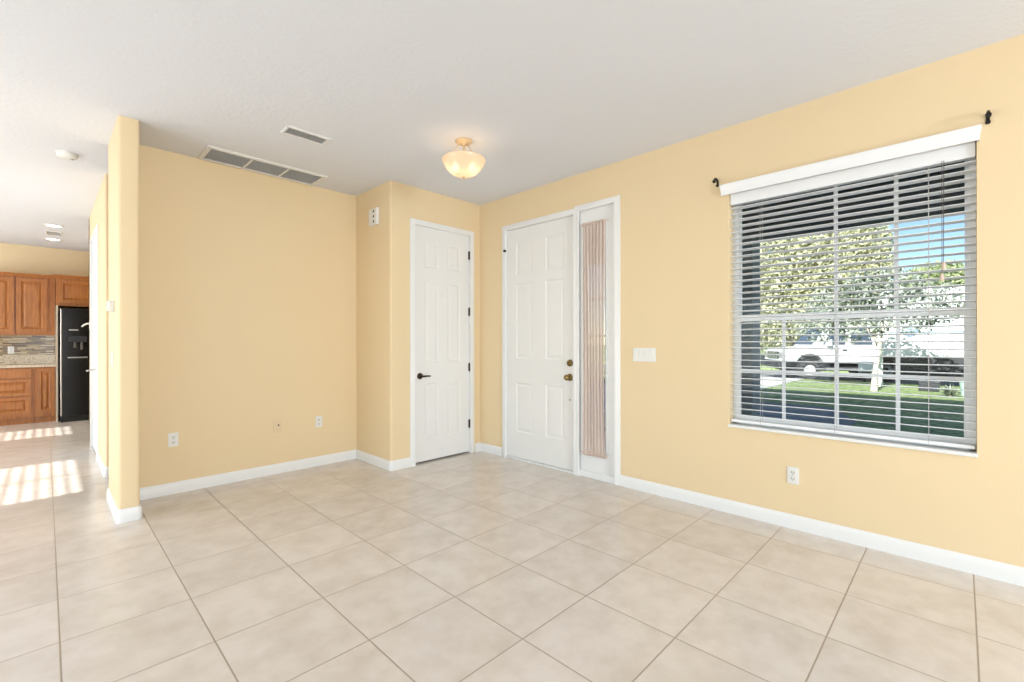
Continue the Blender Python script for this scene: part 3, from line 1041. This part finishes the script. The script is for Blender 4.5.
# upper cabinets left of the fridge
UZ0, UZ1 = 1.395, 2.300
for nm, xa, xb, lb in (('upper_cabinet', -0.92, -0.335, 'honey-brown upper kitchen cabinet at left edge, door cut by the frame'),
                       ('upper_cabinet', -0.332, 0.105, 'honey-brown upper kitchen cabinet beside the over-fridge cabinet, one whole door showing')):
    t, wd, hh = cabinet(nm, xa, xb, UF, UZ0, UZ1, lb, group='upper kitchen cabinets')
    MB().box(0, wd, 0.0, KY - UF - 0.014, 0, hh).build('body', WOOD, t)
    dw = 0.30
    if xa < -0.5:
        front(d_ := MB(), wd - 0.012 - dw, wd - 0.012, 0.02, hh - 0.03, 0.0)
        d_.build('door', WOOD, t, smooth=20)
        front(d_ := MB(), 0.012, wd - 0.016 - dw - 0.004, 0.02, hh - 0.03, 0.0)
        d_.build('door', WOOD, t, smooth=20)
    else:
        front(d_ := MB(), 0.008, 0.008 + 0.345, 0.02, hh - 0.03, 0.0)
        d_.build('door', WOOD, t, smooth=20)
    MB().sweep([(0, 0), (wd, 0)], [(0.0, hh - 0.012), (0.012, hh - 0.012), (0.018, hh + 0.006), (0.040, hh + 0.030), (0.046, hh + 0.042), (0, hh + 0.042)], XYW).build('crown', WOOD, t)
    MB().box(0, wd, 0.004, 0.02, -0.022, 0.0).build('light_rail', WOOD, t)

t, wd, hh = cabinet('over_fridge_cabinet', 0.112, 1.10, 10.30, 1.845, 2.295, 'deep honey-brown cabinet above the black fridge')
MB().box(0, wd, 0, KY - 10.30 - 0.014, 0, hh).build('body', WOOD, t)
for xa, xb in ((0.03, wd / 2 - 0.004), (wd / 2 + 0.004, wd - 0.03)):
    front(d_ := MB(), xa, xb, 0.04, hh - 0.035, 0.0)
    d_.build('door', WOOD, t, smooth=20)
MB().sweep([(0, 0.15), (0, 0), (wd, 0)], [(0.0, hh - 0.012), (0.012, hh - 0.012), (0.018, hh + 0.006), (0.040, hh + 0.030), (0.046, hh + 0.042), (0, hh + 0.042)], XYW).build('crown', WOOD, t)
MB().box(0.112, 0.134, 10.22, KY, 0, 1.845).build('fridge_panel', PANELB)
tag(bpy.data.objects['fridge_panel'], 'pale vertical end panel between kitchen counter and black fridge', 'panel')

# base cabinets
t, wd, hh = cabinet('drawer_cabinet', -0.78, -0.128, BF, 0.0, 0.872, 'honey-brown base cabinet with three stacked drawers at left edge', group='base kitchen cabinets')
MB().box(0, wd, 0, KY - BF - 0.025, 0.10, hh).build('body', WOOD, t)
MB().box(0, wd, 0.06, 0.08, 0, 0.10).build('toe_kick', WOOD, t)
for za, zb in ((0.715, 0.852), (0.44, 0.695), (0.155, 0.42)):
    front(d_ := MB(), 0.02, wd - 0.03, za, zb, 0.0, 0.048, raise_=za < 0.7)
    d_.build('drawer', WOOD, t, smooth=20)
t, wd, hh = cabinet('base_cabinet', -0.126, 0.110, BF, 0.0, 0.872, 'narrow honey-brown base cabinet with one tall door beside the fridge', group='base kitchen cabinets')
MB().box(0, wd, 0, KY - BF - 0.025, 0.10, hh).build('body', WOOD, t)
MB().box(0, wd, 0.06, 0.08, 0, 0.10).build('toe_kick', WOOD, t)
front(d_ := MB(), 0.025, wd - 0.012, 0.155, 0.852, 0.0, 0.05)
d_.build('door', WOOD, t, smooth=20)
tag(MB().box(-0.95, 0.110, BF - 0.03, KY, 0.872, 0.910).build('worktop', GRAN, bevel=0.005), 'speckled beige granite worktop on the base cabinets', 'worktop')
tag(MB().box(-0.95, 0.110, KY - 0.02, KY, 0.910, 1.045).build('granite_upstand', GRAN), 'low speckled granite strip along the wall behind the worktop', 'upstand')
tag(MB().box(-0.95, 0.110, KY - 0.010, KY, 1.045, UZ0 - 0.001).build('mosaic_backsplash', MOSAIC), 'brown and cream strip mosaic backsplash under the upper cabinets', 'backsplash')
outlet((-0.39, KY - 0.010, 1.135), 0, 'white outlet on the mosaic backsplash above the worktop', 'duplex wall outlets')

# fridge
FX0, FX1, FY = 0.156, 1.060, 10.07
t = thing('refrigerator', (FX0, FY, 0), 0, 'tall black side-by-side refrigerator with door dispenser', 'refrigerator')
FW, FH = FX1 - FX0, 1.79
MB().box(0, FW, 0.075, 0.69, 0.02, FH).build('cabinet', FRIDGE, t, bevel=0.01)
MB().box(0.01, FW - 0.01, 0.004, 0.08, 0.0, 0.085).build('kick_grille', BLACK, t)
SPL = 0.40
dd = MB()
zA, zB, xA, xB = 1.02, 1.36, 0.085, 0.315
for (x0_, x1_, z0_, z1_) in ((0.004, xA, 0.09, FH), (xB, SPL - 0.003, 0.09, FH), (xA, xB, 0.09, zA), (xA, xB, zB, FH)):
    dd.box(x0_, x1_, 0.0, 0.07, z0_, z1_)
dd.box(xA, xB, 0.055, 0.07, zA, zB)
do = dd.build('freezer_door', FRIDGE, t)
MB().tube([(0.012, 0.008, 0.10), (0.012, 0.008, FH - 0.01)], 0.011, 12).build('edge_highlight', SATIN, do, smooth=40)  # nickel strip stands in for the highlight along the rounded black edge
MB().box(xA + 0.004, xB - 0.004, -0.004, 0.01, zB - 0.10, zB).build('control_panel', DARKP, do, bevel=0.003)
MB().box(xA, xB, -0.006, 0.05, zA - 0.012, zA + 0.006).build('drip_tray', SATIN, do, bevel=0.003)
MB().tube([(0.17, 0.03, zB - 0.10), (0.17, 0.03, zB - 0.19)], 0.022, 12).tube([(0.25, 0.03, zB - 0.10), (0.25, 0.03, zB - 0.22)], 0.018, 12).build('dispenser_paddle', SLOT, do, smooth=40)
MB().box(0.10, 0.21, -0.003, 0.004, 1.445, 1.465).build('badge', SATIN, do)
MB().box(SPL + 0.003, FW - 0.004, 0.0, 0.07, 0.09, FH).build('fridge_door', FRIDGE, t, bevel=0.008)
for hx in (SPL - 0.035, SPL + 0.035):
    MB().tube([(hx, 0.0, 0.45), (hx, -0.05, 0.48), (hx, -0.055, 1.0), (hx, -0.05, 1.62), (hx, 0.0, 1.65)], 0.012, 10).build('handle', FRIDGE, t, smooth=40)

# ------------------------------------------------------------------ outside
GZ = -0.10
b = MB()
b.box(DX + 0.2, 19.2, -40, 60, GZ - 0.3, GZ)
b.build('lawn', GRASS, kind='structure')
MB().box(19.2, 27.0, -60, 80, GZ - 0.4, GZ - 0.15).build('street', ASPH_SHADE, kind='structure')
MB().box(27.0, 160, -120, 160, GZ - 0.4, GZ).build('far_ground', GRASS, kind='structure')
MB().box(DX + 0.2, 5.65, -6, 6, GZ - 0.2, -0.03).build('porch_slab', CONC, kind='structure')
MB().box(DX + 0.2, 19.2, 4.05, 8.2, GZ - 0.2, GZ + 0.012).build('driveway', CONC, kind='structure')
wk = MB().prism([(5.65, 2.1), (7.4, 1.3), (9.6, 1.25), (11.2, 1.9), (11.4, 4.06), (8.2, 4.06), (5.65, 3.6)], GZ - 0.1, GZ + 0.010, XYW)
wk.build('front_walk', ASPH_SHADE, kind='structure')  # concrete walk; the asphalt tone puts the house shade into its colour
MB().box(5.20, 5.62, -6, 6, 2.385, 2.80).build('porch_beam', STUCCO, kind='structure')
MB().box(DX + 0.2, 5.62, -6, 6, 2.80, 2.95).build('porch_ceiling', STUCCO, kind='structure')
MB().box(WX - 0.2, 5.62, -8, 11.2, 2.95, 3.1).box(-2.0, DX + 0.2, -8, 11.2, 3.1, 5.95).build('upper_storey', ROOFM, kind='structure')
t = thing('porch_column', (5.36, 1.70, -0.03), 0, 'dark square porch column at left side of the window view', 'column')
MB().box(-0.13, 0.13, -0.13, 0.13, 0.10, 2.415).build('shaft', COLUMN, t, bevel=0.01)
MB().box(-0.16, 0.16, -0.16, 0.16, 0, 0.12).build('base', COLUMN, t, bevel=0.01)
random.seed(11)


def leaves(bld, blobs, n, size):
    tot = sum(b_[3] * b_[4] * b_[5] for b_ in blobs)
    for cx, cy, cz, rx, ry, rz_ in blobs:
        for _ in range(int(n * rx * ry * rz_ / tot)):
            while True:
                q = Vector((random.uniform(-1, 1), random.uniform(-1, 1), random.uniform(-1, 1)))
                if 0.15 < q.length < 1:
                    break
            c = Vector((cx + q.x * rx, cy + q.y * ry, cz + q.z * rz_))
            a = Vector((random.gauss(0, 1), random.gauss(0, 1), random.gauss(0, 1))).normalized()
            b2 = a.orthogonal().normalized()
            s_ = size * random.uniform(0.6, 1.4)
            v = [c - a * s_, c + b2 * s_ * 0.45 + a.cross(b2) * s_ * 0.1, c + a * s_, c - b2 * s_ * 0.45 + a.cross(b2) * s_ * 0.1]
            bld.add(v, [(0, 1, 2, 3)])
    return bld


def tree(loc, label, trunk, tm, blobs, n, size, lm, group):
    t = thing('tree', loc, 0, label, 'tree', group)
    tb = MB()
    for pts, rs in trunk:
        tb.tube(pts, rs, 8)
    tb.build('trunk', tm, t, smooth=50)
    leaves(MB(), blobs, n, size).build('foliage', lm, t, recalc=False)
    return t


GV = 'trees seen through the window'
tree((15.9, 1.70, GZ), 'slender young tree with pale trunk and dark leaves on the front lawn',
     [([(0, 0, 0), (0.0, -0.03, 0.6), (0.05, -0.12, 1.3), (0, -0.2, 2.0), (0, -0.1, 2.8)], [0.085, 0.06, 0.05, 0.04, 0.02]),
      ([(0.05, -0.12, 1.3), (0.1, 0.3, 1.9), (0, 0.9, 2.6)], [0.035, 0.025, 0.012]),
      ([(0.0, -0.16, 1.6), (-0.1, -0.6, 2.2), (0, -1.1, 2.6)], [0.03, 0.022, 0.01])], BARK,
     [(0, -0.1, 2.75, 0.9, 1.0, 0.65), (0.2, 0.85, 2.4, 0.8, 0.8, 0.65), (0, 1.25, 1.85, 0.6, 0.7, 0.5), (0, 0.45, 1.75, 0.5, 0.6, 0.45), (0, -1.15, 2.35, 0.7, 0.8, 0.6), (0, -0.80, 1.80, 0.45, 0.45, 0.30), (0, -0.2, 1.95, 0.5, 0.5, 0.4)], 4600, 0.064, LEAFD, GV)
tree((30.5, 7.0, GZ), 'tall pale olive tree filling the left of the window view',
     [([(0, 0, 0), (0.1, 0.2, 2), (0, 0, 5), (0.2, -0.1, 8)], [0.3, 0.24, 0.18, 0.08])], BARKD,
     [(0, 0, 5.5, 2.5, 2.9, 3.6), (0, 1.4, 2.6, 2.2, 2.4, 1.8), (0, -1.6, 3.4, 2.2, 1.9, 2.4)], 24000, 0.135, LEAFP, GV)
tree((37, 4.4, GZ), 'tall pale olive tree behind the truck, next to the sky gap',
     [([(0, 0, 0), (0.1, 0.1, 3), (0, 0, 8)], [0.3, 0.22, 0.08])], BARKD,
     [(0, 0.8, 6.6, 2.6, 2.3, 4.2), (0, -0.3, 3.0, 2.4, 2.2, 2.5)], 22000, 0.14, LEAFP, GV)
tree((43, 0.8, GZ), 'rounded green tree under the patch of blue sky',
     [([(0, 0, 0), (0.1, 0.1, 2), (0, 0, 4.5)], [0.25, 0.2, 0.08])], BARKD,
     [(0, 0.3, 4.4, 2.6, 2.6, 2.5), (0, 0.2, 1.9, 2.8, 3.0, 1.8)], 18000, 0.14, LEAFG, GV)
tree((36.5, -3.9, GZ), 'green tree at right end of the window view beyond the street',
     [([(0, 0, 0), (0.1, 0.1, 2), (0, 0, 5)], [0.25, 0.2, 0.08])], BARKD,
     [(0, 0.5, 4.2, 2.2, 2.3, 2.4), (0, 0, 1.8, 2.2, 2.4, 1.6)], 14000, 0.14, LEAFG, GV)
tree((36, 12.5, GZ), 'pale olive tree beyond the street behind the porch column',
     [([(0, 0, 0), (0.1, 0.1, 2), (0, 0, 6)], [0.25, 0.2, 0.08])], BARKD,
     [(0, 0, 4.6, 2.5, 2.6, 3.6)], 3500, 0.22, LEAFP, GV)

# white pickup, driver side towards the house; local x forward, y to its left, origin under the front left corner
ang = R(90 + 34)
t = thing('pickup_truck', (19.75, 4.86, GZ - 0.15), ang, 'white pickup truck parked on the street beyond the lawn', 'truck')
TW = 1.95
XZ = lambda u, v, q: (u, q, v)
body = [(-4.4, 0.72), (-4.4, 1.30), (-2.95, 1.32), (-1.30, 1.35), (-0.25, 1.25), (-0.03, 1.10), (0.0, 0.72)]
prof = body + [(cx + 0.52 * cos(R(a)), 0.52 + 0.53 * sin(R(a))) for cx in (-0.95, -3.55) for a in range(24, 157, 12)]
MB().prism(prof, -TW, 0, XZ).build('body', CARW, t, bevel=0.03)
cab = [(-1.05, 1.30), (-1.60, 2.06), (-1.85, 2.13), (-3.05, 2.13), (-3.25, 1.32)]
MB().prism(cab, -TW + 0.14, -0.12, XZ).build('cab', CARW, t, bevel=0.04)
for pg, nm in (([(-1.42, 1.38), (-1.76, 2.00), (-2.20, 2.02), (-2.20, 1.38)], 'side_window'), ([(-2.38, 1.38), (-2.38, 2.02), (-2.98, 2.02), (-3.12, 1.38)], 'side_window')):
    MB().prism(pg, -0.135, -0.110, XZ).build(nm, CARG, t)
MB().add([(-1.11, -TW + 0.26, 1.38), (-1.11, -0.24, 1.38), (-1.57, -0.28, 2.02), (-1.57, -TW + 0.30, 2.02), (-1.08, -TW + 0.26, 1.40), (-1.08, -0.24, 1.40), (-1.54, -0.28, 2.04), (-1.54, -TW + 0.30, 2.04)],
         [(0, 1, 2, 3), (4, 5, 6, 7), (0, 1, 5, 4), (1, 2, 6, 5), (2, 3, 7, 6), (3, 0, 4, 7)]).build('windshield', CARG, t)
gr = MB().box(-0.02, 0.03, -TW + 0.42, -0.42, 0.84, 1.12)
gr.build('grille', DARKP, t, bevel=0.01)
for k in range(7):
    yq = -TW + 0.52 + k * (TW - 1.04) / 6
    MB().box(0.02, 0.045, yq - 0.03, yq + 0.03, 0.85, 1.11).build('grille_bar', CHROME, t)
for ya, yb in ((-0.38, -0.06), (-TW + 0.06, -TW + 0.38)):
    MB().box(-0.10, 0.025, ya, yb, 0.88, 1.10).build('headlight', SATIN, t, bevel=0.02)
MB().box(-0.20, 0.16, -TW - 0.02, 0.02, 0.52, 0.78).build('bumper', DARKP, t, bevel=0.03)
MB().box(-3.0, -1.5, -0.08, 0.06, 0.42, 0.52).build('running_board', SATIN, t, bevel=0.02)
mr = MB().tube([(-1.52, -0.10, 1.40), (-1.50, 0.10, 1.43)], 0.025, 8).box(-1.58, -1.46, 0.06, 0.26, 1.36, 1.58)
mr.build('side_mirror', CARW, t)
MB().box(-2.20, -2.04, -0.004, 0.03, 1.16, 1.20).build('door_handle', DARKP, t)
for cx in (-0.95, -3.55):
    for yw in (-0.26, -TW + 0.02):
        wh = MB().lathe([(0.20, 0), (0.34, 0.0), (0.41, 0.03), (0.42, 0.12), (0.41, 0.21), (0.34, 0.24), (0.20, 0.24), (0.20, 0)], (cx, yw, 0.42), (0, 1, 0), 28).build('wheel', TYRE, t, smooth=40)
        yo = yw + (0.235 if yw > -1 else 0.005)
        sgn = 1 if yw > -1 else -1
        MB().lathe([(0, 0.01 * sgn), (0.06, 0.012 * sgn), (0.07, -0.02 * sgn), (0.23, -0.03 * sgn), (0.29, 0.0), (0.30, 0.006 * sgn), (0.30, -0.05 * sgn)], (cx, yo, 0.42), (0, 1, 0), 28).build('rim', CARW, wh, smooth=40)
MB().box(-4.2, -0.3, -TW + 0.28, -0.30, 0.38, 0.76).build('chassis', DARKP, t)

# white camper trailer to the right of the truck
t = thing('camper_trailer', (19.6, -0.60, GZ - 0.15), 0, 'large white boxy camper trailer with dark underside right of the pickup', 'trailer')
pr = arc(2.42, 1.20, 0.18, -90, 0, 4) + arc(2.27, 2.90, 0.33, 0, 90, 5) + arc(-3.0, 2.90, 0.33, 90, 180, 5) + arc(-3.15, 1.20, 0.18, 180, 270, 4)
MB().prism(pr, 0, 1.85, lambda u, v, q: (q, u, v)).build('body', CARW, t, bevel=0.03)
MB().box(0.06, 1.80, -3.1, 2.2, 0.36, 1.10).build('undercarriage', DARKP, t)
MB().box(-0.012, 0.01, -3.2, 2.3, 1.78, 1.83).build('stripe', SLATEB, t)
for yy in (-1.2, -2.05):
    MB().lathe([(0, 0), (0.20, 0), (0.33, 0.0), (0.36, 0.04), (0.36, 0.18), (0.33, 0.22), (0, 0.22)], (0.02, yy, 0.36), (1, 0, 0), 24).build('wheel', TYRE, t, smooth=40)
MB().lathe([(0, -0.03), (0.17, -0.03), (0.21, -0.015), (0.21, 0.02)], (0, 1.78, 1.86), (1, 0, 0), 24).build('round_port', SLATEB, t, smooth=40)
MB().tube([(0.9, 2.4, 0.55), (0.9, 3.1, 0.5)], 0.05, 8).tube([(0.9, 3.05, 0.5), (0.9, 3.05, 0.0)], 0.035, 8).build('tow_bar', DARKP, t)
b = MB().box(0.1, 0.8, 2.64, 3.15, 0.45, 0.82)
b.build('battery_box', CARW, t, bevel=0.05)

t = thing('mailbox_post', (17.6, 1.72, GZ), 0, 'thin white post on the lawn right of the young tree', 'post')
MB().box(-0.05, 0.05, -0.05, 0.05, 0, 1.10).build('shaft', TRIM, t, bevel=0.008)
MB().box(-0.065, 0.065, -0.065, 0.065, 1.10, 1.14).build('cap', TRIM, t, bevel=0.01)
t = thing('utility_box', (16.95, 0.62, GZ), 0, 'low dark ground box on the lawn beside a shrub', 'utility box')
MB().box(-0.2, 0.2, -0.21, 0.21, 0, 0.22).build('case', DARKP, t, bevel=0.02)
MB().box(-0.21, 0.21, -0.22, 0.22, 0.22, 0.26).build('lid', DARKP, t, bevel=0.01)
t = thing('garden_shrub', (15.6, 0.20, GZ), 0, 'small spiky dark shrub between dark ground box and pale bin', 'shrub')
sb = MB()
for k in range(90):
    a, e_ = random.uniform(0, 6.28), random.uniform(0.35, 1.35)
    L_ = random.uniform(0.22, 0.42)
    d_ = Vector((cos(a) * cos(e_), sin(a) * cos(e_), sin(e_)))
    sd = d_.cross(Vector((0, 0, 1))).normalized() * 0.016
    sb.quad(-sd, sd, d_ * L_ * 0.6 + sd * 0.8, d_ * L_ * 0.6 - sd * 0.8)
    sb.add([d_ * L_ * 0.6 - sd * 0.8, d_ * L_ * 0.6 + sd * 0.8, d_ * L_ + Vector((0, 0, -0.05))], [(0, 1, 2)])
sb.build('blades', LEAFD, t, recalc=False)
MB().tube([(0, 0, 0), (0, 0, 0.12)], [0.05, 0.03], 8).build('stem', BARKD, t)
t = thing('garden_bin', (16.2, -0.13, GZ), 0, 'pale mint bin on the lawn at lower right of the window view', 'bin')
MB().lathe([(0, 0), (0.13, 0), (0.17, 0.38), (0.18, 0.40), (0.165, 0.40), (0.13, 0.03), (0, 0.03)], (0, 0, 0), (0, 0, 1), 24).build('tub', MINT, t, smooth=40)
MB().lathe([(0.165, 0.37), (0.19, 0.385), (0.19, 0.41), (0.165, 0.405)], (0, 0, 0), (0, 0, 1), 24).build('rim', MINT, t, smooth=40)
